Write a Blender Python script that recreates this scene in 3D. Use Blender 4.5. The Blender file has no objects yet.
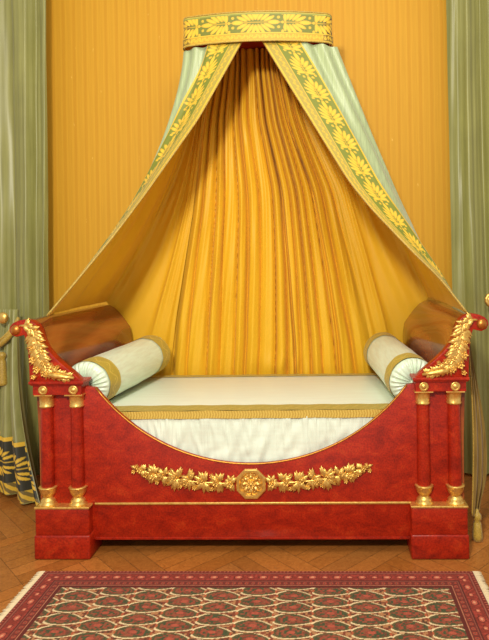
import bpy, bmesh, math, random
import numpy as np
from mathutils import Vector, Matrix
PI = math.pi
random.seed(7); rng = np.random.default_rng(7)
sc = bpy.context.scene
COL = sc.collection

# ------------------------------------------------------------------ camera
CX, CZ, YAW, ROLL, PX, PY, F, D = .3838, 1.5041, -.0309, .0164, 303.26, 259.15, 580., 2.9
cam_d = bpy.data.cameras.new('camera'); cam = bpy.data.objects.new('camera', cam_d); COL.objects.link(cam)
cam_d.sensor_fit = 'HORIZONTAL'; cam_d.sensor_width = 36; cam_d.lens = F*36/489
cam_d.shift_x = (244.5-PX)/489; cam_d.shift_y = (PY-320)/489
_c, _s = math.cos(YAW), math.sin(YAW)
_R = Vector((_c, -_s, 0)); _F = Vector((_s, _c, 0)); _Z = Vector((0, 0, 1))
_c, _s = math.cos(ROLL), math.sin(ROLL)
_r = _R*_c - _Z*_s
_r = _R*_c + _Z*(-_s); _u = _R*_s + _Z*_c
m = Matrix((_r, _u, -_F)).transposed().to_4x4(); m.translation = Vector((CX, -D, CZ))
cam.matrix_world = m
sc.camera = cam

# ------------------------------------------------------------------ light
w = bpy.data.worlds.new('world'); sc.world = w; w.use_nodes = True
w.node_tree.nodes['Background'].inputs[0].default_value = (1.0, .93, .84, 1)
w.node_tree.nodes['Background'].inputs[1].default_value = .60
def area(name, loc, aim, size, power, col):
    l = bpy.data.lights.new(name, 'AREA'); l.shape = 'DISK'; l.size = size; l.energy = power; l.color = col
    o = bpy.data.objects.new(name, l); COL.objects.link(o); o.location = loc
    o.rotation_euler = (Vector(aim)-Vector(loc)).to_track_quat('-Z', 'Y').to_euler()
    return o
area('key_light', (-.25, -3.4, 2.95), (0, .6, 1.6), .40, 138, (1, .94, .82))
area('overhead_fill_light', (.6, -1.9, 4.4), (0, .6, .8), 1.6, 60, (1, .93, .80))  # soft overhead fill added to brighten the bed and mattress, not a fixture
sc.view_settings.view_transform = 'Standard'; sc.view_settings.look = 'None'
sc.view_settings.gamma = 1; sc.view_settings.use_curve_mapping = False
sc.view_settings.exposure = -0.04

# ------------------------------------------------------------------ helpers
def at(px, py, Y):
    c, s = math.cos(ROLL), math.sin(ROLL)
    du, dv = px-PX, py-PY
    u = c*du-s*dv; v = s*du+c*dv
    c, s = math.cos(YAW), math.sin(YAW)
    x = c*u/F+s; y = -s*u/F+c
    t = (Y+D)/y
    return Vector((CX+x*t, Y, CZ-v/F*t))
def smooth01(x): x = np.clip(x, 0, 1); return x*x*(3-2*x)

class Geo:
    def __init__(s): s.v = []; s.f = []; s.c = None
    def add(s, v, f):
        n = len(s.v); s.v += [tuple(map(float, p)) for p in v]; s.f += [tuple(i+n for i in q) for q in f]; return s
    def box(s, x0, x1, y0, y1, z0, z1, bev=0.0, seg=2):
        bm = bmesh.new(); bmesh.ops.create_cube(bm, size=1)
        for v in bm.verts: v.co = Vector(((x0+x1)/2+v.co.x*(x1-x0), (y0+y1)/2+v.co.y*(y1-y0), (z0+z1)/2+v.co.z*(z1-z0)))
        if bev: bmesh.ops.bevel(bm, geom=bm.edges[:], offset=bev, segments=seg, affect='EDGES', profile=.5)
        return s.bm(bm)
    def bm(s, bm):
        bm.verts.index_update()
        s.add([v.co for v in bm.verts], [[v.index for v in f.verts] for f in bm.faces]); bm.free(); return s
    def prism(s, poly, y0, y1, bev=0.0):
        """polygon in XZ extruded along Y"""
        bm = bmesh.new(); vs = [bm.verts.new((x, y0, z)) for x, z in poly]
        f = bm.faces.new(vs)
        r = bmesh.ops.extrude_face_region(bm, geom=[f])
        nv = [e for e in r['geom'] if isinstance(e, bmesh.types.BMVert)]
        for v in nv: v.co.y = y1
        bmesh.ops.recalc_face_normals(bm, faces=bm.faces[:])
        if bev:
            ed = [e for e in bm.edges if abs(e.verts[0].co.y-e.verts[1].co.y) < 1e-6]
            bmesh.ops.bevel(bm, geom=ed, offset=bev, segments=2, affect='EDGES', profile=.5)
        return s.bm(bm)
    def prismz(s, poly, z0, z1, bev=0.0):
        bm = bmesh.new(); vs = [bm.verts.new((x, y, z0)) for x, y in poly]
        f = bm.faces.new(vs)
        r = bmesh.ops.extrude_face_region(bm, geom=[f])
        for e in r['geom']:
            if isinstance(e, bmesh.types.BMVert): e.co.z = z1
        bmesh.ops.recalc_face_normals(bm, faces=bm.faces[:])
        if bev:
            ed = [e for e in bm.edges if abs(e.verts[0].co.z-e.verts[1].co.z) < 1e-6]
            bmesh.ops.bevel(bm, geom=ed, offset=bev, segments=2, affect='EDGES', profile=.5)
        return s.bm(bm)
    def lathe(s, prof, o, ax=(0, 0, 1), n=28, flute=0, fd=0):
        """prof: (radius, height) list revolved around ax through o"""
        ax = Vector(ax).normalized(); a = ax.orthogonal().normalized(); b = ax.cross(a); o = Vector(o)
        v = []; f = []
        for r, h in prof:
            for k in range(n):
                t = 2*PI*k/n; rr = r*(1+fd*math.cos(flute*t)) if flute else r
                v.append(o+ax*h+a*(rr*math.cos(t))+b*(rr*math.sin(t)))
        for i in range(len(prof)-1):
            for k in range(n):
                k2 = (k+1) % n
                f.append((i*n+k, i*n+k2, (i+1)*n+k2, (i+1)*n+k))
        f.append(tuple(range(n))[::-1]); f.append(tuple((len(prof)-1)*n+k for k in range(n)))
        return s.add(v, f)
    def tube(s, pts, r, n=10):
        pts = [Vector(p) for p in pts]; v = []; f = []
        rr = r if hasattr(r, '__len__') else [r]*len(pts)
        for i, p in enumerate(pts):
            d = (pts[min(i+1, len(pts)-1)]-pts[max(i-1, 0)]).normalized()
            up = Vector((0, -1, 0)) if abs(d.y) < .9 else Vector((0, 0, 1))
            a = d.cross(up).normalized(); b = d.cross(a)
            for k in range(n):
                t = 2*PI*k/n; v.append(p+a*(rr[i]*math.cos(t))+b*(rr[i]*math.sin(t)))
        for i in range(len(pts)-1):
            for k in range(n):
                k2 = (k+1) % n; f.append((i*n+k, i*n+k2, (i+1)*n+k2, (i+1)*n+k))
        f.append(tuple(range(n))[::-1]); f.append(tuple((len(pts)-1)*n+k for k in range(n)))
        return s.add(v, f)
    def ball(s, c, r, sc=(1, 1, 1), n=14):
        prof = [(max(1e-4, r*math.sin(PI*i/(n//2+2))), -r*math.cos(PI*i/(n//2+2))) for i in range(n//2+3)]
        g = Geo().lathe(prof, (0, 0, 0), n=n); c = Vector(c)
        return s.add([(c.x+x*sc[0], c.y+y*sc[1], c.z+z*sc[2]) for x, y, z in g.v], g.f)
    def grid(s, P, flip=False, wrap=False):
        """P: array (m, n, 3)"""
        m, n = P.shape[:2]; b = len(s.v)
        s.v += [tuple(p) for p in P.reshape(-1, 3).tolist()]
        for i in range(m-1):
            for j in range(n-1):
                q = (b+i*n+j, b+i*n+j+1, b+(i+1)*n+j+1, b+(i+1)*n+j)
                s.f.append(q[::-1] if flip else q)
        return s
    def leaf(s, c, ang, L, W, h=.008, lobes=3, y=0.0, n=9, m=7):
        """raised acanthus leaf lying on a vertical front plane (XZ), facing -Y; c=(x,z) of its root"""
        v = []; f = []; ca, sa = math.cos(ang), math.sin(ang)
        for i in range(n):
            t = i/(n-1)
            wd = W*(math.sin(PI*min(1, t**.75))*.9+.06)*(1+.28*math.sin(2*PI*lobes*t))
            for j in range(m):
                q = j/(m-1)*2-1
                x = t*L; z = q*wd/2
                hh = h*(1-q*q)*(.35+.65*math.sin(PI*(.12+.8*t)))*(1-.35*math.exp(-(q/.22)**2))
                v.append((c[0]+x*ca-z*sa, y-hh, c[1]+x*sa+z*ca))
        for i in range(n-1):
            for j in range(m-1):
                f.append((i*m+j, i*m+j+1, (i+1)*m+j+1, (i+1)*m+j))
        f.append(tuple([i*m for i in range(n)] + [i*m+m-1 for i in range(n-1, -1, -1)]))
        return s.add(v, f)
    def flower(s, c, R, h=.010, pet=6, y=0.0):
        """raised rosette on a vertical plane"""
        n = pet*6; v = [(c[0], y-h*.55, c[1])]; f = []; rings = (.22, .3, .45, .72, .92, 1.0)
        hs = (.95, .6, .45, 1.0, .8, 0.0)
        for r, hh in zip(rings, hs):
            for k in range(n):
                t = 2*PI*k/n; lob = 1+.14*math.cos(pet*t)*(r > .4); hl = hh*(1+.35*math.cos(pet*t)*(r > .4))
                v.append((c[0]+R*r*lob*math.cos(t), y-h*hl, c[1]+R*r*lob*math.sin(t)))
        for k in range(n): f.append((0, 1+(k+1) % n, 1+k))
        for i in range(len(rings)-1):
            for k in range(n):
                k2 = (k+1) % n; f.append((1+i*n+k, 1+i*n+k2, 1+(i+1)*n+k2, 1+(i+1)*n+k))
        return s.add(v, f)

def worldloc(o):
    p = Vector((0, 0, 0))
    while o is not None: p += o.location; o = o.parent
    return p
def obj(name, g, mat, parent=None, smooth=True, loc=None, label=None, colors=None, sharp=None):
    me = bpy.data.meshes.new(name)
    off = worldloc(parent) + (Vector(loc) if loc is not None else Vector((0, 0, 0)))
    V = np.array(g.v)-np.array(off)
    me.from_pydata(V.tolist(), [], g.f); me.materials.append(mat); me.update()
    if smooth:
        me.polygons.foreach_set('use_smooth', [True]*len(me.polygons))
        if sharp: me.set_sharp_from_angle(angle=math.radians(sharp))
    if colors is not None:
        ca = me.color_attributes.new('pattern', 'FLOAT_COLOR', 'POINT')
        a = np.ones((len(V), 4), dtype=np.float32); a[:, :3] = colors.reshape(-1, 3); ca.data.foreach_set('color', a.ravel())
    o = bpy.data.objects.new(name, me); COL.objects.link(o); o.parent = parent
    if loc is not None: o.location = loc
    if label: o['label'] = label
    return o
def thing(name, label, cat, loc, group=None):
    o = bpy.data.objects.new(name, None); COL.objects.link(o); o.location = loc; o.empty_display_size = .1
    o['label'] = label; o['category'] = cat
    if group: o['group'] = group
    return o
def tag(o, label, cat, group=None):
    o['label'] = label; o['category'] = cat
    if group: o['group'] = group
    return o

# ------------------------------------------------------------------ materials
def lin(r, g, b):
    return tuple(((c/255)/12.92 if c/255 <= .04045 else ((c/255+.055)/1.055)**2.4) for c in (r, g, b))+(1,)
class Mat:
    def __init__(s, name, rough=.5, metal=0, coat=0, sheen=0, spec=.5):
        s.m = bpy.data.materials.new(name); s.m.use_nodes = True; s.t = s.m.node_tree; s.n = s.t.nodes
        s.b = s.n['Principled BSDF']; s.i = s.b.inputs
        s.i['Roughness'].default_value = rough; s.i['Metallic'].default_value = metal
        s.i['Coat Weight'].default_value = coat; s.i['Sheen Weight'].default_value = sheen
        s.i['Specular IOR Level'].default_value = spec; s._c = None
    def node(s, t, **k):
        x = s.n.new(t)
        for a, b in k.items(): setattr(x, a, b)
        return x
    def link(s, a, b): s.t.links.new(a, b)
    def coords(s, scale):
        if s._c is None: s._c = s.node('ShaderNodeTexCoord')
        mp = s.node('ShaderNodeMapping'); mp.inputs['Scale'].default_value = scale
        s.link(s._c.outputs['Object'], mp.inputs[0]); return mp.outputs[0]
    def noise(s, scale, detail=4, rough=.6, dist=0):
        x = s.node('ShaderNodeTexNoise'); x.inputs['Scale'].default_value = 1; x.inputs['Detail'].default_value = detail
        x.inputs['Roughness'].default_value = rough; x.inputs['Distortion'].default_value = dist
        s.link(s.coords(scale), x.inputs['Vector']); return x.outputs['Fac']
    def ramp(s, fac, stops):
        x = s.node('ShaderNodeValToRGB'); e = x.color_ramp.elements
        while len(e) < len(stops): e.new(.5)
        for q, (p, c) in zip(e, stops): q.position = p; q.color = c
        s.link(fac, x.inputs[0]); return x.outputs[0]
    def mix(s, a, b, fac, mode='MIX'):
        x = s.node('ShaderNodeMix', data_type='RGBA', blend_type=mode)
        for v, k in ((a, 6), (b, 7)):
            if isinstance(v, tuple): x.inputs[k].default_value = v
            else: s.link(v, x.inputs[k])
        if isinstance(fac, float): x.inputs[0].default_value = fac
        else: s.link(fac, x.inputs[0])
        return x.outputs[2]
    def color(s, c):
        if isinstance(c, tuple): s.i['Base Color'].default_value = c
        else: s.link(c, s.i['Base Color'])
        return s
    def bump(s, h, strength=.3, dist=.01):
        x = s.node('ShaderNodeBump'); x.inputs['Strength'].default_value = strength; x.inputs['Distance'].default_value = dist
        s.link(h, x.inputs['Height']); s.link(x.outputs[0], s.i['Normal']); return s
    def attr(s):
        x = s.node('ShaderNodeAttribute'); x.attribute_name = 'pattern'; return x.outputs['Color']

def wood_red():
    M = Mat('red_mahogany', .40, coat=.10, spec=.3)
    a = M.ramp(M.noise((10, 10, 16), 6, .7, .6), [(.3, lin(134, 24, 8)), (.55, lin(174, 38, 12)), (.8, lin(196, 66, 24))])
    b = M.ramp(M.noise((120, 120, 120), 3), [(.38, (.42, .36, .36, 1)), (.58, (1, 1, 1, 1))])
    M.color(M.mix(a, b, .55, 'MULTIPLY')); return M.m
def wood_brown():
    M = Mat('flame_mahogany', .22, coat=.5)
    wv = M.node('ShaderNodeTexWave', wave_type='RINGS', rings_direction='SPHERICAL')
    wv.inputs['Scale'].default_value = .9; wv.inputs['Distortion'].default_value = 5.5; wv.inputs['Detail'].default_value = 3
    wv.inputs['Detail Scale'].default_value = .8
    mp = M.node('ShaderNodeMapping'); mp.inputs['Location'].default_value = (0, -.5, -1.15); mp.inputs['Scale'].default_value = (1, 1.2, 2.2)
    tc = M.node('ShaderNodeTexCoord'); M.link(tc.outputs['Object'], mp.inputs[0]); M.link(mp.outputs[0], wv.inputs['Vector'])
    a = M.ramp(wv.outputs['Fac'], [(.1, lin(120, 54, 28)), (.5, lin(146, 70, 34)), (.9, lin(162, 84, 40))])
    b = M.ramp(M.noise((30, 5, 60), 4), [(.3, (.7, .66, .6, 1)), (.7, (1, 1, 1, 1))])
    M.color(M.mix(a, b, .6, 'MULTIPLY')); return M.m
def gilt(name='gilt_bronze', c=(248, 208, 116), rough=.36):
    M = Mat(name, rough, metal=.8)
    M.color(M.ramp(M.noise((70, 70, 70), 3), [(.3, lin(int(c[0]*.86), int(c[1]*.80), int(c[2]*.7))), (.65, lin(*c))]))
    return M.m
def cloth(name, c, rough=.5, sheen=.15, slub=(8, 8, 200), amt=.25, spec=.4, bumpy=.15, c2=None):
    M = Mat(name, rough, sheen=sheen, spec=spec)
    c2 = c2 or tuple(max(0, int(x*.88)) for x in c)
    n1 = M.noise(slub, 3); n2 = M.noise((5, 5, 3), 3)
    a = M.ramp(n1, [(.35, lin(*c2)), (.65, lin(*c))])
    b = M.ramp(n2, [(.3, (1-amt, 1-amt, 1-amt, 1)), (.7, (1, 1, 1, 1))])
    M.color(M.mix(a, b, .6, 'MULTIPLY')); M.bump(n1, bumpy, .004); return M.m
def patterned(name, rough=.55, metal=0):
    M = Mat(name, rough, metal=metal, sheen=.1)
    b = M.ramp(M.noise((260, 260, 260), 2), [(.3, (.78, .76, .72, 1)), (.7, (1, 1, 1, 1))])
    M.color(M.mix(M.attr(), b, .7, 'MULTIPLY')); return M.m

RED, BROWN, GILT = wood_red(), wood_brown(), gilt()
LINING = cloth('saffron_silk', (234, 184, 40), .5, .05, (5, 5, 1.2), .08, .35, .02, (229, 178, 35))
PALEGREEN = cloth('pale_green_silk', (176, 190, 138), .36, .2, (160, 20, 4), .12, .6, .12)
MATTRESS = cloth('ivory_green_satin', (232, 245, 226), .38, .15, (4, 60, 60), .04, .6, .04, (228, 238, 218))
OLIVE = cloth('olive_taffeta', (154, 152, 86), .40, .12, (60, 30, 1.2), .26, .6, .05, (136, 134, 70))
GOLDBRAID = cloth('gold_braid', (206, 172, 66), .42, .2, (150, 150, 150), .25, .6, .5, (160, 128, 38))
PATT = patterned('woven_pattern')

# ------------------------------------------------------------------ the room
def structure(name, g, mat, **k):
    o = obj(name, g, mat, **k); o['kind'] = 'structure'; return o
WY = 1.26
def wall_mat():
    M = Mat('saffron_wall_silk', .6, sheen=.1, spec=.3)
    mp = M.coords((1, 1, 1)); sp = M.node('ShaderNodeSeparateXYZ'); M.link(mp, sp.inputs[0])
    def mth(op, a, b=None):
        x = M.node('ShaderNodeMath', operation=op)
        for i, v in enumerate((a, b)):
            if v is None: continue
            if isinstance(v, (int, float)): x.inputs[i].default_value = v
            else: M.link(v, x.inputs[i])
        return x.outputs[0]
    st = mth('ADD', mth('MULTIPLY', mth('SINE', mth('MULTIPLY', sp.outputs[0], 2*PI/.078)), .5), .5)
    a = M.ramp(st, [(.15, lin(211, 156, 36)), (.6, lin(216, 162, 40)), (.95, lin(207, 150, 32))])
    b = M.ramp(M.noise((300, 3, 4), 3), [(.35, (.88, .86, .8, 1)), (.65, (1, 1, 1, 1))])
    c = M.mix(a, b, .7, 'MULTIPLY')
    # sparse woven sprigs
    v = M.node('ShaderNodeTexVoronoi', feature='F1'); v.inputs['Scale'].default_value = 1; v.inputs['Randomness'].default_value = .75
    M.link(M.coords((14, 1, 5)), v.inputs['Vector'])
    k = M.ramp(v.outputs['Distance'], [(.03, (1, 1, 1, 1)), (.09, (0, 0, 0, 1))])
    k2 = M.ramp(M.noise((120, 3, 60), 2), [(.5, (0, 0, 0, 1)), (.6, (1, 1, 1, 1))])
    fac = M.mix(k, k2, 1.0, 'MULTIPLY')
    x = M.node('ShaderNodeMath', operation='MULTIPLY'); x.inputs[1].default_value = .5; M.link(fac, x.inputs[0])
    M.color(M.mix(c, lin(252, 214, 110), x.outputs[0])); return M.m
structure('wall_back', Geo().box(-3.4, 3.4, WY, WY+.12, 0, 4.3), wall_mat(), smooth=False)
bbm = Mat('painted_skirting', .5).color(lin(196, 176, 140)).m
g = Geo().box(-3.4, 3.4, WY-.02, WY-.0005, 0, .12, .004); g.box(-3.4, 3.4, WY-.03, WY-.0005, 0, .03, .004)
structure('baseboard_back', g, bbm, smooth=False)

def floor():
    L, W = .54, .09; n = 6
    bm = bmesh.new(); cols = []
    cl = bm.loops.layers.float_color.new('pattern')
    def plank(o, u, v, tone):
        e = .0011
        P = [o+u*e+v*e, o+u*(L-e)+v*e, o+u*(L-e)+v*(W-e), o+u*e+v*(W-e)]
        c = sum(P, Vector((0, 0)))/4
        if not (-3.5 < c.x < 3.5 and -3.6 < c.y < WY+.3): return
        vs = [bm.verts.new((p.x, p.y, 0)) for p in P]; f = bm.faces.new(vs)
        for l in f.loops: l[cl] = tone
    a = PI/4; U = Vector((math.cos(a), math.sin(a))); Vv = Vector((-math.sin(a), math.cos(a)))
    S = L
    for i in range(-14, 15):
        for j in range(-14, 15):
            o = U*(i*S)+Vv*(j*S)+Vector((.1, -.6)); h = (i+j) % 2
            for k in range(n):
                q = random.random(); b = .80+.25*random.random()
                c0 = lin(190, 120, 54); t = (c0[0]*b, c0[1]*b*(.94+.1*q), c0[2]*b*(.85+.3*q), 1)
                if h: plank(o+Vv*(k*W), U, Vv, t)
                else: plank(o+U*((k+1)*W), Vv, -U, t)
    for co, no in (((0, WY+.05, 0), (0, 1, 0)), ((3.4, 0, 0), (1, 0, 0)), ((-3.4, 0, 0), (-1, 0, 0)), ((0, -3.5, 0), (0, -1, 0))):
        bmesh.ops.bisect_plane(bm, geom=bm.verts[:]+bm.edges[:]+bm.faces[:], plane_co=co, plane_no=no, clear_outer=True)
    # joints: dark base just beneath
    vs = [bm.verts.new(p) for p in ((-3.4, -3.5, -.0015), (3.4, -3.5, -.0015), (3.4, WY+.05, -.0015), (-3.4, WY+.05, -.0015))]
    f = bm.faces.new(vs)
    for l in f.loops: l[cl] = (.17, .085, .032, 1)
    bmesh.ops.recalc_face_normals(bm, faces=bm.faces[:])
    for f in bm.faces:
        if f.normal.z < 0: f.normal_flip()
    me = bpy.data.meshes.new('floor'); bm.to_mesh(me); bm.free()
    M = Mat('oak_parquet', .3, coat=.2)
    n1 = M.ramp(M.noise((26, 26, 26), 5, .7, 2.5), [(.3, (.55, .48, .42, 1)), (.65, (1, 1, 1, 1))])
    M.color(M.mix(M.attr(), n1, .8, 'MULTIPLY')); me.materials.append(M.m)
    o = bpy.data.objects.new('floor', me); COL.objects.link(o); o['kind'] = 'structure'
floor()

# ------------------------------------------------------------------ woven leaf pattern (2-D, metres / unit width)
GOLD_HI = np.array(lin(234, 190, 50)[:3]); GOLD_LO = np.array(lin(214, 166, 36)[:3])
def ellipse(x, y, cx, cy, a, b, ang):
    c, s = math.cos(ang), math.sin(ang); dx, dy = x-cx, y-cy
    return ((dx*c+dy*s)/a)**2+((-dx*s+dy*c)/b)**2
def spray(u, v, L=.19, W=.12):
    """u along (m), v across (m, centred) -> 0..1 mask of leaf sprays pointing to +u, and a vein value"""
    x = np.mod(u, L); m = np.zeros_like(u); vein = np.zeros_like(u)
    for off in (0, -L, L):
        xx = x-off
        items = [(.150, 0, .036, .013, 0)]
        for k, (cx, cy, a, b, an) in enumerate(((.122, .018, .036, .010, .42), (.100, .028, .038, .0105, .68), (.074, .034, .038, .0105, .92), (.050, .036, .034, .0105, 1.15), (.028, .024, .028, .0105, 1.6))):
            for sg in (1, -1): items.append((cx*L/.19, sg*cy*W/.12, a*L/.19, b*L/.19, sg*an))
        for it in items:
            e = ellipse(xx, v, *it); m = np.maximum(m, (e < 1)*1.0); vein = np.where(e < 1, 1-e, vein)
        for (cx, cy) in ((.012, .0), (.178, .024), (.178, -.024), (.012, .045), (.012, -.045)):
            e = ellipse(xx, v, cx, cy*W/.12, .0085, .0085, 0); m = np.maximum(m, (e < 1)*1.0); vein = np.where(e < 1, .4, vein)
        stem = (np.abs(v) < .0035)*1.0; m = np.maximum(m, stem)
    return m, vein
def scroll_line(u, v, per=.045, amp=.009, th=.0035):
    q = np.abs(v-amp*np.sin(2*PI*u/per)) < th
    d = ellipse(np.mod(u, per/2)-per/4, v, 0, 0, .004, .004, 0) < 1
    return q | d
def paint(mask, base, hi, vein=None):
    c = np.empty(mask.shape+(3,)); c[:] = base
    v = (.72+.5*np.clip(vein, 0, .6))[..., None] if vein is not None else 1
    return np.where(mask[..., None] > 0, np.clip(hi*v, 0, 1), c)

# ------------------------------------------------------------------ drape sheets
def pts_interp(pts):
    """pixel+depth points -> function of z fraction"""
    P = np.array([list(at(*p)) for p in pts]); t = (P[0, 2]-P[:, 2])/(P[0, 2]-P[-1, 2])
    return lambda q: np.stack([np.interp(q, t, P[:, k]) for k in range(3)], -1)
def smooth_curve(f, n=200, k=14):
    q = np.linspace(0, 1, n); A = f(q); B = A.copy(); ker = np.ones(k)/k
    for c in range(3):
        pad = np.concatenate([2*A[0, c]-A[k:0:-1, c], A[:, c], 2*A[-1, c]-A[-2:-k-2:-1, c]])
        B[:, c] = np.convolve(pad, ker, 'same')[k:-k]
    return lambda t: np.stack([np.interp(t, q, B[:, c]) for c in range(3)], -1)
E_L = smooth_curve(pts_interp([(243, 40, .62), (220, 81, .53), (198, 120, .46), (172, 157, .38), (146, 194, .30), (113, 238, .20), (80, 278, .11), (47, 317, .05)]))
E_R = smooth_curve(pts_interp([(262, 40, .62), (293, 91, .52), (322, 138, .42), (350, 183, .32), (372, 210, .27), (394, 233, .20), (418, 258, .14), (439, 278, .10), (467, 314, .05)]))
SEAM_L = smooth_curve(pts_interp([(214, 66, 1.08), (203, 120, 1.09), (193, 212, 1.10), (176, 319, 1.11), (170, 372, 1.12), (169, 392, 1.12)]))
SEAM_R = smooth_curve(pts_interp([(290, 66, 1.08), (306, 120, 1.09), (337, 190, 1.10), (356, 270, 1.11), (370, 340, 1.12), (376, 392, 1.12)]))
HT = 1.232                                  # just over the end boards
def sheet(side):
    E, S = (E_L, SEAM_L) if side < 0 else (E_R, SEAM_R)
    e0 = E(np.array([0.]))[0]; s0 = S(np.array([0.]))[0]; e1 = E(np.array([1.]))[0]; s1 = S(np.array([1.]))[0]
    xo = 0 if side < 0 else .055
    top = np.array([[e0[0], .62, 2.80], [side*.25+xo*.6, .625, 2.80], [side*.43+xo, .66, 2.80], [side*.445+xo, .80, 2.80], [side*.43, 1.05, 2.80], [s0[0], s0[1], s0[2]]])
    bot = np.array([e1, [side*1.10, .26 if side < 0 else .12, HT-.004], [side*1.11, .62, HT], [side*1.11, 1.078, HT], [side*1.075, 1.10, 1.17], [side*.88, 1.13, .78], s1])
    sb = np.array([0, .16, .36, .52, .60, .8, 1.]); st = np.array([0, .14, .26, .38, .6, 1.])
    def P(s, t):
        s = np.asarray(s, float); t = np.asarray(t, float)
        T = np.stack([np.interp(s, st, top[:, k]) for k in range(3)], -1)
        B = np.stack([np.interp(s, sb, bot[:, k]) for k in range(3)], -1)
        ex = 1.08+smooth01(s/.3)*(.50 if side < 0 else -.03)
        gx = t**ex; G = np.stack([gx, t**1.15, t], -1)
        lin_ = T*(1-G)+B*G
        l0 = np.stack([T*0+top[0]], 0)[0]*(1-np.stack([t**1.08, t**1.15, t], -1)) + bot[0]*np.stack([t**1.08, t**1.15, t], -1)
        lin_ = lin_ + (E(t)-l0)*np.exp(-(s/.17)**2)[..., None]
        l1 = top[-1]*(1-np.stack([t**ex, t**1.15, t], -1)) + bot[-1]*np.stack([t**ex, t**1.15, t], -1)
        lin_ = lin_ + (S(t)-l1)*smooth01((s-.6)/.4)[..., None]
        return lin_
    # total sheet width against t, used to keep the border strip one width
    q = np.linspace(0, 1, 200)
    def length(t):
        A = P(q, np.full_like(q, t)); return np.linalg.norm(np.diff(A[:60], axis=0), axis=1).sum()/(q[59])
    tt = np.linspace(0, 1, 40); LL = np.array([length(t) for t in tt])
    def N(s, t):
        e = 2e-3
        a = P(np.clip(s+e, 0, 1), t)-P(np.clip(s-e, 0, 1), t); b = P(s, np.clip(t+e, 0, 1))-P(s, np.clip(t-e, 0, 1))
        n = np.cross(a, b); n /= np.linalg.norm(n, axis=-1, keepdims=True)+1e-9
        return n*(1 if side < 0 else -1)
    sgn = None
    def full(s, t, off=0.):
        s, t = np.broadcast_arrays(np.asarray(s, float), np.asarray(t, float))
        n = N(s, t); ref = P(s, t)-np.array([0, .85, 2.0])
        sg = 1 if (n[..., 0]*ref[..., 0]+n[..., 1]*ref[..., 1]).mean() > 0 else -1
        n = n*sg
        g = smooth01((s-.13)/.05)*(1-smooth01((s-.5)/.1))
        d = .013*g*np.sin(2*PI*s*15+1.2*np.sin(3*t))*(1-smooth01(t/.75))
        d = d+.010*np.sin(2*PI*(s*5.2+.35*t*t)+.7)*smooth01((s-.05)/.2)*smooth01(t/.5)*(1-.6*smooth01((t-.9)/.1))
        d = d+.006*np.sin(2*PI*(s*13+1.3*t))*smooth01((s-.1)/.2)*smooth01((t-.2)/.4)*(.4+.6*np.sin(9*t+5*s)**2)
        bk = smooth01((s-.62)/.12)
        d = d+.012*bk*np.sin(2*PI*(s*7))*(1-.5*t)
        d = d*(1-.85*smooth01((t-.86)/.14)*(s < .6))*(1-smooth01((s-.95)/.05))
        return P(s, t)+n*(d+off)[..., None]
    def swidth(t): return np.interp(t, tt, 1/LL)
    return full, swidth
BW = .225
def drape(side, label):
    full, sw = sheet(side)
    root = thing('bed_drape', label, 'drape', (side*1.09, .5, HT))
    s = np.linspace(0, 1, 200)[None, :]; t = np.linspace(0, 1, 120)[:, None]
    obj('lining', Geo().grid(full(s, t)), LINING, root, label='saffron yellow lining')
    s2 = np.linspace(0, .62, 140)[None, :]
    obj('outer_cloth', Geo().grid(full(s2, t, .006)), PALEGREEN, root, label='pale green silk face')
    # border strip
    t3 = np.linspace(0, .97, 560)[:, None]; v3 = np.linspace(0, 1, 64)[None, :]
    w = np.minimum(BW, BW)*sw(t3); S3 = v3*w; S3, T3 = np.broadcast_arrays(S3, t3)
    Pn = full(S3, T3, .0095)
    # arc length along the strip
    mid = Pn[:, 32]; arc = np.concatenate([[0], np.cumsum(np.linalg.norm(np.diff(mid, axis=0), axis=1))])
    U = np.broadcast_to(arc[:, None], S3.shape); V = np.broadcast_to(v3*BW, S3.shape)
    base = np.array(lin(124, 130, 34)[:3]); olive = np.array(lin(176, 156, 62)[:3])
    m, ve = spray(-U+.1, V-.146, .185, .13)
    c = paint(m, base, GOLD_HI, ve)
    c = np.where((V < .070)[..., None], olive, c)
    sl = scroll_line(U, V-.040)&(V < .066)
    c = np.where((sl)[..., None], GOLD_HI*.9, c)
    for a, b in ((0, .010), (.066, .071), (.217, .226)): c = np.where(((V >= a) & (V <= b))[..., None], GOLD_HI, c)
    obj('border_strip', Geo().grid(Pn), PATT, root, colors=c, label='green and gold leaf border')
    # rolled gold edge
    te = np.linspace(0, 1, 90); Pe = full(np.zeros(90), te, .004)
    obj('edge_cord', Geo().tube(Pe.tolist(), .0055, 8), GOLDBRAID, root)
    return root
drape(-1, 'saffron-lined drape over the left end board, leaf border, pale green face')
drape(1, 'saffron-lined drape over the right end board, leaf border, pale green face')

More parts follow.
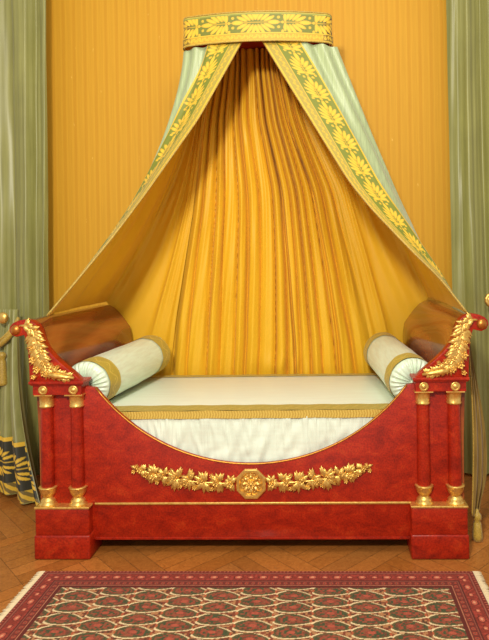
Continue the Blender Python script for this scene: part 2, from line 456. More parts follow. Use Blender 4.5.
# back curtain between the two seams
def back_curtain():
    root = thing('back_curtain', 'gathered saffron yellow curtain fanning down the wall behind the mattress', 'curtain', (0, 1.12, .6))
    n, mm = 1000, 90
    s = np.linspace(0, 1, n)[None, :]; t = np.linspace(0, 1, mm)[:, None]
    A = SEAM_L(np.linspace(0, 1, mm)); B = SEAM_R(np.linspace(0, 1, mm))
    top = t < 0
    P = A[:, None]*(1-s[..., None])+B[:, None]*s[..., None]
    P[..., 0] += -.02*(1-smooth01(s/.03))+.02*(1-smooth01((1-s)/.03))
    ph = np.cumsum(.6+.8*rng.random(24)); ph = ph/ph[-1]*15
    S = np.interp(s, np.linspace(0, 1, 24), ph)
    S = S+.25*np.sin(3.1*t+s*7)
    q_ = np.abs(np.mod(S, 1)-.5)*2
    fold = 1-np.exp(-((1-q_)/.20)**2)*1.0
    fold = fold*(.75+.25*np.cos(PI*q_*.9))
    amp = (.056+.034*np.sin(np.floor(S)*2.4+1))*np.ones_like(t)
    d = amp*(fold-.7)*(1-.25*smooth01((t-.8)/.2))*smooth01(s/.03)*smooth01((1-s)/.03)-.035*(1-smooth01(s/.03))-.035*(1-smooth01((1-s)/.03))
    d = d+.002*np.sin(2*PI*(s*31+2*t))*(t > 0)+.012*np.exp(-((s-.55)/.12)**2-((t-.92)/.05)**2)*np.sin(50*t+40*s+3*np.sin(20*s))-.055*np.exp(-((s-.60-.02*t)/.006)**2)-.04*np.exp(-((s-.80-.04*np.sin(2*t))/.008)**2)
    P[..., 1] = P[..., 1]-d-.004
    P[..., 1] = np.minimum(P[..., 1], WY-.02)
    # carry on up to the tester board
    obj('cloth', Geo().grid(P), LINING, root)
    hd = P[:1].copy(); hd2 = hd.copy(); hd2[..., 2] = 2.955
    obj('heading', Geo().grid(np.concatenate([hd2, hd*.5+hd2*.5, hd])), LINING, root)
back_curtain()

# ------------------------------------------------------------------ crown (tester)
def crown():
    root = thing('canopy_crown', 'bowed canopy crown high on the wall with woven gold leaf band', 'canopy', (0, WY, 2.80))
    Z0, Z1 = 2.822, 3.0; hw = .458; XO = .012
    def path(w, yf, bow):
        pts = []
        pts.append((-w, WY-.004)); pts.append((-w, yf+.12)); 
        for k in range(1, 6): a = PI/2*k/6; pts.append((-w+.05*(1-math.cos(a)), yf+.06+.06*(1-math.sin(a))))
        for k in range(0, 21):
            x = -w+.05+(2*w-.1)*k/20; pts.append((x, yf+.06-bow*(1-((x)/(w-.05))**2)))
        for k in range(5, 0, -1): a = PI/2*k/6; pts.append((w-.05*(1-math.cos(a)), yf+.06+.06*(1-math.sin(a))))
        pts.append((w, yf+.12)); pts.append((w, WY-.004))
        P = np.array(pts)+np.array([XO, 0]); L = np.concatenate([[0], np.cumsum(np.hypot(*np.diff(P, axis=0).T))])
        return P, L
    P, L = path(hw, .58, .055)
    def surf(z0, z1, nz, off, nu=560):
        u = np.linspace(0, L[-1], nu); x = np.interp(u, L, P[:, 0]); y = np.interp(u, L, P[:, 1])
        dx = np.gradient(x, u); dy = np.gradient(y, u); nrm = np.hypot(dx, dy)
        x = x+dy/nrm*off; y = y-dx/nrm*off
        z = np.linspace(z0, z1, nz)
        G = np.empty((nz, nu, 3)); G[..., 0] = x; G[..., 1] = y; G[..., 2] = z[:, None]
        U = np.broadcast_to(u-L[-1]/2, (nz, nu)); V = np.broadcast_to(z[:, None], (nz, nu)); return G, U, V
    # inner board frame and roof
    poly = [(x*.985, y+.012) for x, y in P.tolist()]
    roof = [(x, min(y, WY-.0045)) for x, y in poly]
    obj('tester_board', Geo().prismz(roof, 2.962, 2.985), RED, root, smooth=False)
    G, U, V = surf(Z0+.006, Z1, 3, -.004, 200)
    obj('buckram', Geo().grid(G), LINING, root, label='saffron backing')
    G, U, V = surf(Z0+.048, Z1, 50, .004)
    zc = (Z0+.048+Z1)/2
    m, ve = spray(np.abs(U)*1.0+.04, V-zc-.0, .19, .145)
    base = np.array(lin(120, 124, 38)[:3])
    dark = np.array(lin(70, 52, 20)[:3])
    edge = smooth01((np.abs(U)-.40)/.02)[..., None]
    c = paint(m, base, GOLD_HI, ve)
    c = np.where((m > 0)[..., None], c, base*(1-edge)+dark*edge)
    for a, b in ((Z1-.018, Z1-.008),): c = np.where(((V >= a) & (V <= b))[..., None], np.array(lin(150, 152, 60)[:3]), c)
    c = np.where((V > Z1-.008)[..., None], np.array(lin(198, 184, 78)[:3]), c)
    obj('leaf_band', Geo().grid(G), PATT, root, colors=c, label='green band woven with gold leaves')
    G, U, V = surf(Z0, Z0+.05, 26, .010)
    v = V-Z0-.026
    sl = scroll_line(U, v, .036, .010, .0028) | (np.mod(U*55, 1) < .22)&(np.abs(v) < .012)
    c = paint(sl*1.0, np.array(lin(200, 160, 40)[:3]), GOLD_HI)
    c = np.where((np.abs(v) > .019)[..., None], GOLD_HI, c)
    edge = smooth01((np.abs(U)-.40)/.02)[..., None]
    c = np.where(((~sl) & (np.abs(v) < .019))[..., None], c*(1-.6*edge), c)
    obj('lower_braid', Geo().grid(G), PATT, root, colors=c, label='narrow gold braid')
    for z, r, of in ((Z0, .005, .010), (Z1, .005, .004)):
        u = np.linspace(0, L[-1], 90); x = np.interp(u, L, P[:, 0]); y = np.interp(u, L, P[:, 1])
        obj('piping_cord', Geo().tube([(a, b-of, z) for a, b in zip(x, y)], r, 8), GOLDBRAID, root)
crown()

# ------------------------------------------------------------------ bed
bed = thing('daybed', 'red mahogany boat-shaped daybed with gilt mounts and scrolled ends', 'bed', (0, .55, 0))
PYF = .05                                                  # face of the front panel
R0, CXc = 1.0, .009
def arc_z(x): return 1.462-math.sqrt(max(0, R0**2-(x-CXc)**2))
zt = .905; xs_arc = .833
N = 48
arc = [(CXc+xs_arc*math.sin(a), 1.462-math.cos(a)*R0) for a in [0]]
xa = [CXc-.832+1.664*k/N for k in range(N+1)]
curve = [(x, arc_z(x)) for x in xa]
poly = [(-1.07, .08), (1.07, .08), (1.07, zt)] + [(x, z) for x, z in reversed(curve) if z < zt] + [(-1.07, zt)]
panel = obj('front_panel', Geo().prism(poly, PYF, PYF+.03, .0015), RED, bed, sharp=30)
obj('edge_bead', Geo().tube([(x, PYF+.001, z+.001) for x, z in curve if z < .9], .0042, 8), gilt('bead_gilt', (214, 150, 62), .4), panel, label='thin gilt bead')
g = Geo().box(-.80, .82, PYF-.007, PYF+.002, .258, .270, .003)
obj('gilt_moulding', g, GILT, panel, smooth=False, label='straight gilt moulding')
obj('plinth_rail', Geo().box(-.80, .82, PYF-.004, PYF+.001, .079, .092, .0015), RED, panel, smooth=False)

def pleat_base(x, y, z, sgn):
    col = obj('column', Geo().lathe([(.0335, .325), (.033, .5), (.031, .79)], (x, y, 0), n=28), RED, bed, sharp=40)
    obj('column_base', Geo().lathe([(.045, .265), (.045, .274), (.036, .280), (.038, .288), (.030, .297), (.024, .303), (.027, .309), (.036, .322), (.041, .338), (.043, .350), (.047, .354), (.045, .358), (.034, .359)], (x, y, 0), n=32, flute=16, fd=.03), GILT, col, label='gilt vase-shaped base')
    obj('capital', Geo().lathe([(.033, .765), (.037, .768), (.037, .775), (.0345, .778), (.036, .80), (.0375, .82), (.043, .828), (.046, .830)], (x, y, 0), n=32, flute=12, fd=.025), GILT, col, label='gilt capital')
for sg in (-1, 1):
    mn = lambda a, b: (min(sg*a, sg*b), max(sg*a, sg*b))
    # plinth block with rounded corners
    x0, x1 = mn(.812, 1.092)
    pl = obj('plinth', Geo().box(x0, x1, 0, .16, .118, .262, .012, 3).box(x0-.004, x1+.004, -.004, .164, .001, .124, .010, 3), RED, bed, sharp=35)
    obj('gilt_band', Geo().box(x0-.002, x1+.002, -.004, .1, .256, .268, .004), GILT, pl, smooth=False, label='gilt edge band')
    x0, x1 = mn(.85, 1.085)
    obj('pilaster', Geo().box(x0, x1, .0815, .104, .262, .905, .002), RED, bed, smooth=False)
    pleat_base(sg*1.04, .046, 0, sg); pleat_base(sg*.884, .046, 0, sg)
    x0, x1 = mn(.838, 1.100)
    fr = obj('frieze_block', Geo().box(x0+.006, x1-.006, 0.006, .104, .834, .886, .002), RED, bed, smooth=False)
    c0, c1 = mn(.828, 1.108)
    obj('cornice', Geo().box(c0, c1, -.012, .104, .891, .907, .004, 3).box(c0+.006, c1-.006, -.004, .104, .884, .892, .002), RED, fr, smooth=False)
    for xr in (1.04, .884):
        gg = Geo().lathe([(.024, 0), (.024, .004), (.020, .008), (.014, .006), (.012, .005), (.010, .010), (.004, .012), (.0005, .012)], (sg*xr, .0055, .860), (0, -1, 0), 32, 12, .03)
        obj('rosette', gg, GILT, fr, label='round gilt rosette')
        obj('cap_strip', Geo().box(sg*xr-.046, sg*xr+.046, .0, .09, .829, .835, .001), GILT, fr, smooth=False)
    # swan-neck bracket
    prof = [(-1.106, .905), (-1.108, .987), (-1.113, 1.06), (-1.118, 1.104), (-1.131, 1.142), (-1.150, 1.137), (-1.172, 1.133), (-1.195, 1.143), (-1.207, 1.163), (-1.204, 1.185), (-1.188, 1.203), (-1.160, 1.215), (-1.128, 1.220), (-1.094, 1.213), (-1.070, 1.195), (-1.053, 1.168), (-1.038, 1.115), (-1.018, 1.075), (-.985, 1.034), (-.945, .995), (-.905, .962), (-.868, .932), (-.842, .905)]
    poly = [(-sg*x, z) for x, z in prof]
    br = obj('scroll_bracket', Geo().prism(poly, 0.0, .055, .003), RED, bed, sharp=35)
    # gilt foliage on it
    gm = Geo(); yf = -.0005
    fx = lambda x: -sg*x
    fa = lambda a: a if sg < 0 else PI-a
    spine = [(-1.150, 1.190), (-1.115, 1.190), (-1.085, 1.165), (-1.072, 1.12), (-1.062, 1.07), (-1.045, 1.02), (-1.020, .975), (-.975, .945), (-.92, .930), (-.875, .922)]
    gm.tube([(fx(x), -.005, z) for x, z in spine], [.005, .008, .008, .008, .008, .008, .009, .009, .008, .004], 8)
    rl = random.Random(5)
    for i in range(84):
        q = (i+.5)/84*(len(spine)-2.2)+.6; k = int(q); t = q-k
        x = spine[k][0]*(1-t)+spine[k+1][0]*t; z = spine[k][1]*(1-t)+spine[k+1][1]*t
        dx, dz = spine[k+1][0]-spine[k][0], spine[k+1][1]-spine[k][1]
        a0 = math.atan2(dz, dx); wd = min(1, .25+q/4.0) if q < 5 else max(.35, 1-(q-5)/4)
        s_ = 1 if i % 2 else -1
        a = a0+s_*(.65+.5*rl.random())
        gm.leaf((fx(x), z), fa(a), (.026+.034*wd)*(.7+.45*rl.random()), .020+.010*wd, .010+.010*rl.random(), 2, yf-.003*rl.random())
    for (x, z, r) in ((-1.085, 1.015, .017), (-1.04, 1.06, .013), (-1.065, .965, .018), (-1.025, .945, .016), (-.995, .985, .015), (-1.08, .93, .013), (-.958, .978, .011), (-1.09, 1.075, .011), (-1.03, 1.0, .013)):
        gm.flower((fx(x), z), r, .018, 5, yf)
    # bottom horn
    gm.tube([(fx(-.875), -.006, .922), (fx(-.92), -.008, .928), (fx(-.97), -.010, .936), (fx(-1.01), -.008, .945)], [.007, .012, .016, .010], 10)
    mt = obj('gilt_foliage', gm, GILT, br, label='gilt flowers and leaves')
    gb = Geo().lathe([(.0005, .014), (.012, .013), (.022, .008), (.028, .0), (.026, -.06), (.0005, -.062)], (fx(-1.174), .0, 1.168), (0, -1, 0), 24)
    obj('scroll_boss', Geo().ball((fx(-1.174), .004, 1.168), .027, (1, .8, 1), 20), gilt('boss_gilt', (206, 132, 58), .35), br, label='round gilt boss')
    # end board : curved inner face, ruled from front profile to rear profile
    front = [(-1.190, 1.165), (-1.175, 1.200), (-1.128, 1.216), (-1.092, 1.208), (-1.066, 1.190), (-1.050, 1.160), (-1.036, 1.11), (-1.018, 1.065), (-1.012, 1.02), (-1.015, .97), (-1.018, .90), (-1.018, .80), (-1.018, .60), (-1.018, .06)]
    rear = [(-1.190, 1.165), (-1.175, 1.200), (-1.128, 1.214), (-1.080, 1.209), (-1.045, 1.190), (-1.010, 1.155), (-.975, 1.11), (-.940, 1.06), (-.930, 1.00), (-.928, .95), (-.932, .90), (-.932, .80), (-.932, .60), (-.932, .06)]
    outer = [(-1.150, 1.142), (-1.128, 1.130), (-1.112, 1.08), (-1.104, .98), (-1.10, .85), (-1.09, .60), (-1.085, .06)]
    fr_ = np.array(front); rr_ = np.array(rear); ot = np.array(outer)[::-1]
    m_ = 30; G = []
    for k in range(m_):
        t = k/(m_-1); y = .058+t*(1.06-.058)
        a = fr_*(1-smooth01(t*1.15))+rr_*smooth01(t*1.15)
        loop = np.concatenate([a, ot]); G.append([(fx(x), y, z) for x, z in loop]+[(fx(loop[0][0]), y, loop[0][1])])
    G = np.array(G); nl = G.shape[1]-1
    ge = Geo().grid(G, flip=(sg < 0))
    ge.f.append(tuple(range(nl))); ge.f.append(tuple((m_-1)*(nl+1)+i for i in range(nl))[::-1])
    obj('end_board', ge, BROWN, bed, sharp=50, label='polished brown flame-grained end board')
obj('back_rail', Geo().box(-.84, .84, 1.049, 1.064, .10, .62, .003), RED, bed, smooth=False)
for x in (-1, 1): obj('rear_foot', Geo().box(x*.95-.1, x*.95+.1, .95, 1.055, 0, .30, .006), RED, bed, smooth=False)
obj('bed_base', Geo().box(-.84, .84, PYF+.032, 1.047, .36, .41, .003), RED, bed, smooth=False)

# centre garland
def garland(sg):
    g = Geo(); y = PYF-.0005; rl = random.Random(11)
    cl = [(.115, .366, .06), (.175, .375, .075), (.25, .372, .085), (.325, .385, .08), (.39, .392, .085), (.455, .405, .07), (.51, .415, .07), (.56, .436, .045)]
    sp = [(.09, .364), (.15, .368), (.22, .372), (.30, .378), (.38, .388), (.46, .406), (.53, .425), (.60, .448)]
    fx = lambda x: .008+sg*x*1.005; fa = lambda a: a if sg > 0 else PI-a
    g.tube([(fx(x), y-.007, z) for x, z in sp], [.0045]*7+[.003], 8)
    for x, z, r in cl:
        for k in range(15):
            a = rl.uniform(-2.4, 2.4); q = .3+.4*rl.random()
            g.leaf((fx(x-.01), z), fa(a), r*(.55+.25*rl.random()), .032, .012+.010*rl.random(), 3, y)
        g.flower((fx(x+rl.uniform(-.01, .01)), z+rl.uniform(-.012, .012)), .013+.004*rl.random(), .020, 5, y)
    for x, z in ((.2, .405), (.2, .34), (.29, .345), (.30, .415), (.36, .355), (.43, .43), (.48, .375), (.54, .41), (.585, .455), (.60, .43)):
        g.flower((fx(x), z), .011, .014, 5, y)
    g.leaf((fx(.585), .445), fa(.4), .035, .02, .012, 2, y)
    return g
obj('garland_mount', garland(-1), GILT, panel, label='gilt fruit and leaf garland')
obj('garland_mount', garland(1), GILT, panel, label='gilt fruit and leaf garland')
def octo(r, c): return [(c[0]+r*math.cos(PI/8+k*PI/4), c[1]+r*math.sin(PI/8+k*PI/4)) for k in range(8)]
mc = (.008, .364); g = Geo()
o1, o2, o3, o4 = octo(.082, mc), octo(.076, mc), octo(.064, mc), octo(.058, mc)
rings = [(o1, 0), (o1, -.010), (o2, -.016), (o3, -.016), (o4, -.008), (o4, -.002)]
v = [(x, PYF+d, z) for ring, d in rings for x, z in ring]; f = []
for i in range(len(rings)-1):
    for k in range(8): f.append((i*8+k, i*8+(k+1) % 8, (i+1)*8+(k+1) % 8, (i+1)*8+k))
f.append(tuple(40+k for k in range(8))); g.add(v, f)
med = obj('medallion', g, GILT, panel, smooth=False, label='octagonal gilt medallion')
g = Geo().flower(mc, .044, .014, 8, PYF-.002); g.flower(mc, .022, .022, 6, PYF-.004)
for k in range(16): g.leaf((mc[0]+.038*math.cos(k*PI/8), mc[1]+.038*math.sin(k*PI/8)), k*PI/8, .016, .011, .008, 2, PYF-.002)
obj('medallion_flower', g, GILT, med)

# ------------------------------------------------------------------ mattress
MZ = .722
mt = thing('mattress', 'flat ivory-green satin mattress edged with gold braid', 'mattress', (0, .55, .41))
g = Geo().box(-.835, .835, .115, 1.045, .411, MZ, .012, 3)
# soft quilting of the top is in the pleats of the flounce; slight crown
obj('mattress_cover', g, MATTRESS, mt, sharp=50)
def strip(y0, y1, z, nx=300):
    x = np.linspace(-.83, .83, nx); y = np.linspace(y0, y1, 14)
    G = np.empty((14, nx, 3)); G[..., 0] = x; G[..., 1] = y[:, None]; G[..., 2] = z+.001*np.sin(x*37)+.0015
    return G, np.broadcast_to(x, (14, nx)), np.broadcast_to(y[:, None], (14, nx))
for y0, y1 in ((.1, .215), (.965, 1.035)):
    G, X, Yy = strip(y0, y1, MZ+.001)
    yc = (y0+y1)/2
    sl = scroll_line(X, Yy-yc, .05, .014, .003)
    c = paint(sl*1., np.array(lin(180, 160, 62)[:3]), np.array(lin(204, 184, 84)[:3]))
    obj('gold_braid', Geo().grid(G), PATT, mt, colors=c, label='flat gold braid')
g = Geo().box(-.83, .83, .098, .116, MZ-.038, MZ+.001, .003)
x = np.linspace(-.83, .83, 640); z = np.linspace(MZ-.038, MZ+.002, 16)
G = np.empty((16, 640, 3)); G[..., 0] = x; G[..., 1] = .0965-.002*np.abs(np.sin(x*180)); G[..., 2] = z[:, None]+.001*np.sin(x*23)
XX = np.broadcast_to(x, (16, 640)); ZZ = np.broadcast_to(z[:, None], (16, 640))
sl = (np.mod(XX*70+20*np.abs(ZZ-MZ+.018), 1) < .5)
c = paint(sl*1., np.array(lin(196, 160, 62)[:3]), np.array(lin(222, 190, 90)[:3]))
obj('lace_edge', Geo().grid(G), PATT, mt, colors=c, label='gold lace edging')
n = 900; x = np.linspace(-.832, .832, n)[None, :]; t = np.linspace(0, 1, 48)[:, None]
ph = np.cumsum(.4+1.4*rng.random(60)); ph = ph/ph[-1]*44; S = np.interp(x, np.linspace(-.84, .84, 60), ph)
am = np.interp(x, np.linspace(-.84, .84, 40), .3+.9*rng.random(40))
def vnoise(nx_, nt_, shear):
    A = rng.random((nt_+2, nx_+8)); u = (x+.832)/1.664*nx_+shear*t; u = np.clip(u, 0, nx_+6); w_ = t*nt_
    i0 = np.floor(u).astype(int); j0 = np.floor(w_+0*u).astype(int); fu = smooth01(u-i0); fw = smooth01(w_+0*u-j0)
    return (A[j0, i0]*(1-fu)+A[j0, i0+1]*fu)*(1-fw)+(A[j0+1, i0]*(1-fu)+A[j0+1, i0+1]*fu)*fw-.5
d = .022*(.5+t)*vnoise(40, 2, 2.5)+.015*vnoise(84, 3, -2)*(1-.3*t)+.014*vnoise(22, 5, 3)*t+.009*vnoise(190, 2, 0)*(1-t)
d = np.clip(d, -.02, .02)*.75
G = np.empty((48, n, 3)); G[..., 0] = x+.006*t*np.sin(S); G[..., 1] = .1+.004-d*.9; G[..., 2] = MZ-.03-t*(.27)
obj('flounce', Geo().grid(G), MATTRESS, mt, label='gathered satin flounce')

# ------------------------------------------------------------------ bolsters
def bolster(A, B, R, label, ph):
    A = Vector(A); B = Vector(B); ax = (B-A); L = ax.length; ax.normalize()
    root = thing('bolster', label, 'bolster', tuple(A+(B-A)/2-Vector((0, 0, R))), 'bolsters on the mattress')
    up = Vector((0, 0, 1)); a = ax.cross(up).normalized(); b = a.cross(ax)
    def ringgrid(us, rs, n=160, f=None):
        th = np.linspace(0, 2*PI, n+1); G = np.empty((len(us), n+1, 3))
        for i, (u, r) in enumerate(zip(us, rs)):
            rr = r*np.ones(n+1); uu = u*np.ones(n+1)
            if f: du, dr = f(i, u, r, th); uu = uu+du; rr = rr+dr
            rr = rr*(1-.05*np.maximum(0, -np.sin(th)))   # settles on the mattress
            for k in range(3): G[i, :, k] = A[k]+ax[k]*uu+a[k]*rr*np.cos(th)+b[k]*rr*np.sin(th)
        return G
    us = np.linspace(0, L, 40); rs = R*(1-.03*np.abs(us/L*2-1)**6)
    f0 = lambda i, u, r, th: (0, .0018*np.sin(3*th+u*9+ph)+.0008*np.sin(11*th+u*30))
    obj('bolster_cover', Geo().grid(ringgrid(us, rs, f=f0)), PALEBOL, root)
    for u0 in (0.004, L-.119):
        us = np.linspace(u0, u0+.115, 26); G = ringgrid(us, [R+.003]*26, f=f0)
        th = np.linspace(0, 2*PI, 161); U = np.broadcast_to(th*R, (26, 161)); V = np.broadcast_to(us[:, None]-u0-.0575, (26, 161))
        sl = scroll_line(U, V, .09, .022, .005) | (np.abs(np.abs(V)-.048) < .004)
        c = paint(sl*1., np.array(lin(186, 164, 56)[:3]), np.array(lin(214, 190, 78)[:3]))
        obj('gold_band', Geo().grid(G), PATT, root, colors=c, label='wide gold band')
    for e in (0, 1):
        npl = 26
        r_ = np.array([1.0, .985, .95, .88, .78, .66, .54, .42, .31, .21, .13])*R
        dm = np.array([0, .008, .016, .024, .030, .033, .034, .032, .028, .022, .018])
        def fe(i, u, r, th):
            am = .0065*np.sin(PI*min(1, i/9.))+.001
            s_ = np.sin(npl*th+1.3*np.sin(3*th+ph+e))*(.6+.4*np.sin(5*th+e*2))
            return ((-1 if e == 0 else 1)*am*s_, 0)
        us = (-dm if e == 0 else L+dm)
        cap = obj('pleated_end', Geo().grid(ringgrid(us, r_, 312, fe)), PALEBOL, root, label='radially pleated silk end')
        c0 = A-ax*.020 if e == 0 else B+ax*.020
        obj('button', Geo().ball(tuple(c0), .020, (1, .6, 1), 14), PALEBOL, cap)
    return root
PALEBOL = cloth('bolster_silk', (220, 240, 214), .32, .15, (60, 3, 60), .05, .7, .06, (210, 224, 196))
bolster((-.880, .170, .847), (-.765, .97, .880), .129, 'pale green silk bolster against the left end board, turned further inward', 0)
bolster((.858, .170, .847), (.782, .97, .880), .127, 'pale green silk bolster against the right end board', 2.1)

# ------------------------------------------------------------------ window curtains
def curtain_cloth(x0, x1, y, z0, z1, nf, seed, edge=None, amp=.035):
    r = np.random.default_rng(seed); n, m_ = 260, 80
    s = np.linspace(0, 1, n)[None, :]; t = np.linspace(0, 1, m_)[:, None]
    ph = np.cumsum(.4+1.3*r.random(16)); ph = ph/ph[-1]*nf
    S = np.interp(s, np.linspace(0, 1, 16), ph)+.22*np.sin(2.2*t+4*s)
    am = amp*np.interp(s, np.linspace(0, 1, 12), .35+.9*r.random(12))
    d = am*np.sin(2*PI*S)+.22*am*np.sin(2*PI*S*2.3+3*t+2*np.sin(4*t))+.07*am*np.sin(2*PI*S*5+9*t)
    d = d+.004*np.sin(31*t+17*s)*np.sin(13*s+6*t)
    X = x0+(x1-x0)*s+.01*np.sin(3*t+1)
    if edge is not None: X = X+edge(t)
    G = np.empty((m_, n, 3)); G[..., 0] = X; G[..., 1] = y-d; G[..., 2] = z1+(z0-z1)*t
    return G
cl = thing('window_curtain', 'olive green taffeta curtain beside the left end board, tied back with gold', 'curtain', (-1.75, 1.05, 0))
obj('cloth', Geo().grid(curtain_cloth(-2.35, -1.492, 1.08, .02, 4.2, 4.6, 3, edge=lambda t: -.03*t)), OLIVE, cl)
# tied lower fall, spreading onto the floor, with broad embroidered hem
def lower_fall(off=0., t0=0., t1=1., n=200, m_=60):
    s = np.linspace(0, 1, n)[None, :]; t = np.linspace(t0, t1, m_)[:, None]
    topA, topB = np.array([-1.80, .96, 1.20]), np.array([-1.63, .90, 1.20])
    botA, botB = np.array([-1.98, .93, .012]), np.array([-1.30, .56, .012])
    T = topA*(1-s[..., None])+topB*s[..., None]; B = botA*(1-s[..., None])+botB*s[..., None]
    B = B + np.array([0, 0, 1])*(.10*(1-s)**1.5)[..., None]
    tt = t[..., None]; G = T*(1-tt)+B*tt
    G[..., 0] -= .05*np.sin(PI*t)*s
    d = (.012+.03*t)*(np.sin(2*PI*(s*4.3)+.8*t)+.35*np.sin(2*PI*s*9+2*t))
    nrm = np.array([-.45, -.89, 0]); return G+nrm*(d+off)[..., None], s, t
G, s, t = lower_fall()
obj('lower_cloth', Geo().grid(G), OLIVE, cl, label='lower fall spreading below the tieback')
G, s, t = lower_fall(.006, .70, .995, 300, 90)
U = np.broadcast_to(s*.62, G.shape[:2]); V = np.broadcast_to((1-t)/.3*.34, G.shape[:2])
m, ve = spray(U+.05, V-.19, .15, .20)
c = paint(m, np.array(lin(44, 42, 18)[:3]), GOLD_HI, ve)
c = np.where((V > .315)[..., None], GOLD_HI, c)
c = np.where(((V < .07))[..., None], np.where((np.mod(U*30+V*20, 1) < .5)[..., None], GOLD_HI*.9, np.array(lin(120, 100, 40)[:3])), c)
obj('hem_border', Geo().grid(G), PATT, cl, colors=c, label='dark hem border embroidered in gold')
a = at(-6, 348, .86); b = at(19, 322, .86); mid = at(8, 342, .83)
cord = [a*(1-q)**2+mid*2*q*(1-q)+b*q*q for q in [k/12 for k in range(13)]]
tb = obj('tieback_cord', Geo().tube(cord, .018, 12).tube([p+Vector((0, .0, .03)) for p in cord], .011, 10), GOLDBRAID, cl, label='twisted gold cord')
p = at(2, 352, .84); gt = Geo().lathe([(.012, 0), (.024, -.012), (.026, -.03), (.018, -.045), (.022, -.06), (.032, -.20), (.034, -.215)], tuple(p), (0, 0, 1), 30, 15, .08)
obj('tassel', gt, GOLDBRAID, cl, label='yellow gold tassel')
obj('tieback_rosette', Geo().ball(tuple(at(3, 318, .85)), .035, (1, .6, 1.1)), GILT, cl)

cr = thing('window_curtain', 'olive green taffeta curtain hanging straight beside the right end board', 'curtain', (1.6, 1.05, 0))
obj('cloth', Geo().grid(curtain_cloth(1.222, 2.1, 1.08, .02, 4.2, 5.0, 9, edge=lambda t: .02+.05*t)), OLIVE, cr)
p = at(492, 300, .93)
obj('tieback_rosette', Geo().lathe([(.05, 0), (.05, .008), (.042, .016), (.03, .012), (.026, .012), (.018, .024), (.0005, .026)], tuple(p), (0, -1, 0), 36, 12, .04).tube([p+Vector((0, .01, 0)), p+Vector((.02, .10, 0))], .012), GILT, cr, label='gilt tieback rosette')

# drape tail hanging outside the right end board
tl = thing('drape_tail', 'narrow olive gold drape tail hanging outside the right end board', 'drape', (1.17, .3, 0))
m_ = 50; n = 40; s = np.linspace(0, 1, n)[None, :]; t = np.linspace(0, 1, m_)[:, None]
G = np.empty((m_, n, 3))
zz = 1.115+(.14-1.115)*t
G[..., 0] = 1.142+.018*np.sin(PI*t)+.012*t+s*(.030+.062*smooth01(t*1.4)-.03*smooth01((t-.8)/.2)); G[..., 1] = .16+.10*s+.012*np.sin(2*PI*s*2.5+2*t); G[..., 2] = zz
obj('tail_cloth', Geo().grid(G), cloth('old_gold_silk', (156, 128, 62), .5, .2, (160, 30, 6), .3, .4, .2, (126, 100, 44)), tl)
obj('tail_edge', Geo().tube([tuple(G[i, 0]) for i in range(m_)], .004, 8), GOLDBRAID, tl)
q = G[-1, n//2]
obj('tassel', Geo().lathe([(.006, .05), (.010, .035), (.020, .02), (.022, .0), (.013, -.012), (.018, -.02), (.026, -.09), (.025, -.115)], (float(q[0]), float(q[1])-.01, .118), (0, 0, 1), 26, 13, .08), GOLDBRAID, tl, label='gold tassel')

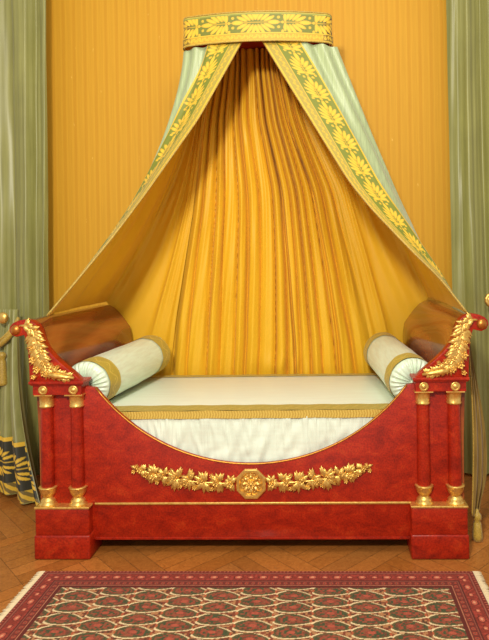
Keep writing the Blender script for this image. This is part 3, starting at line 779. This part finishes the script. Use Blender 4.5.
# ------------------------------------------------------------------ rug
def rug():
    x0, x1, y0, y1 = -.985, 1.082, -1.50, -.118
    root = thing('rug', 'fringed red oriental rug with rows of paisley motifs in front of the bed', 'rug', (.05, -.8, 0))
    st = .0034; nx = int((x1-x0)/st); ny = int((y1-y0)/st)
    X, Y = np.meshgrid(np.linspace(x0, x1, nx), np.linspace(y0, y1, ny))
    r = np.random.default_rng(4); nz = r.random(X.shape); nz2 = np.repeat(np.repeat(r.random((ny//3+1, nx//3+1)), 3, 0), 3, 1)[:ny, :nx]
    C = lambda *a: np.array(lin(*a)[:3])
    # field
    ci = np.floor(X/.160); lx = X-(ci+.5)*.160
    yy = Y+np.where(np.mod(ci, 2) > 0, .042, 0)+.05*lx
    lj = np.floor(yy/.084); ly = yy-(lj+.5)*.084
    bend = .010*np.cos(lx/.07*PI/2)
    taper = 1-.30*np.clip(lx/.07, 0, 1)
    rr = ((np.abs(lx)/.079)**2.2+(np.abs(ly-bend*.6)/(.0375*taper))**2.2)**.43
    col = np.empty(X.shape+(3,)); col[:] = C(172, 120, 78)
    sp = (nz2 > .55); col[sp] = C(126, 66, 44)
    col[(nz2 < .16)] = C(86, 60, 40)
    ring = (rr < 1.14) & (rr > .99); col[ring] = C(228, 204, 156)
    q = rr <= 1.0; col[q] = C(108, 66, 46)
    col[q & (rr > .84)] = C(92, 84, 50)
    z1 = q & (rr < .80) & (nz2 > .55); col[z1] = C(138, 82, 56)
    z2 = q & (rr < .86) & (nz2 < .34); col[z2] = C(70, 78, 50)
    z3 = (rr < .62) & (rr > .50) & (nz2 > .2); col[z3] = C(150, 70, 50)
    z4 = (rr < .34) & (nz2 > .25); col[z4] = C(140, 66, 50)
    fl = np.hypot(lx/.016, (ly-bend*.6)/.010) < 1; col[fl] = C(170, 84, 62)
    cf = np.hypot((np.abs(lx)-.080)/.009, ly/.012) < 1; col[cf] = C(176, 90, 56)
    # border
    dl, dr, db, df = X-x0, x1-X, y1-Y, Y-y0
    b = np.minimum(np.minimum(dl, dr), np.minimum(db, df))
    side = np.minimum(dl, dr) < np.minimum(db, df); al = np.where(side, Y, X)
    inb = b < .15
    red = C(134, 52, 38); dk = C(90, 38, 30)
    cb = np.empty(col.shape); cb[:] = red
    cb[nz2 > .72] = C(158, 62, 48)
    g1 = (b < .026); cb[g1] = C(116, 42, 32); cb[g1 & (np.mod(al/.018, 1) < .4) & (b > .008) & (b < .018)] = C(176, 96, 72)
    for a_, b_, cc in ((.026, .031, C(150, 84, 66)), (.031, .036, dk), (.088, .093, dk), (.093, .097, C(150, 84, 66)), (.128, .133, C(190, 124, 90)), (.133, .15, C(96, 38, 30))):
        cb[(b >= a_) & (b < b_)] = cc
    bm_ = (b > .036) & (b < .088)
    k = np.floor(al/.058); la = al-(k+.5)*.058; big = np.where(np.mod(k, 2) > 0, 1.0, .72)
    e = np.hypot(la/(.018*big), (b-.062)/(.013*big))
    cb[bm_ & (e < 1.25)] = dk; cb[bm_ & (e < 1)] = C(188, 92, 70); cb[bm_ & (e < .45)] = C(214, 150, 112)
    mi = (b > .097) & (b < .128); e2 = np.hypot((np.mod(al, .03)-.015)/.009, (b-.1125)/.010)
    cb[mi] = C(112, 48, 38); cb[mi & (e2 < 1)] = C(168, 72, 52); cb[mi & (e2 < .4)] = C(84, 74, 60)
    col = np.where(inb[..., None], cb, col)
    col = col*(.80+.4*nz[..., None])*.98
    Z = np.full(X.shape, .011); edge = np.minimum(b, .01)/.01; Z = .003+.008*np.sqrt(edge)+.0004*nz
    G = np.stack([X, Y, Z], -1)
    M = Mat('wool_pile', .9, sheen=.1, spec=.1); M.color(M.attr())
    obj('woven_field', Geo().grid(G), M.m, root, colors=np.clip(col, 0, 1))
    fm = Mat('cream_cotton', .85).color(lin(226, 206, 164)).m
    for xe, sg in ((x0, -1), (x1, 1)):
        g = Geo(); rl = random.Random(3)
        y = y0+.006
        while y < y1:
            L = .030+.008*rl.random(); dy = rl.uniform(-.006, .006)
            g.tube([(xe-sg*.004, y, .006), (xe+sg*L*.5, y+dy*.4, .0055), (xe+sg*L, y+dy, .003)], [.0028, .0024, .0016], 5); y += .0052
        fo = obj('fringe', g, fm, root, label='cream cotton fringe'); fo['kind'] = 'stuff'
rug()
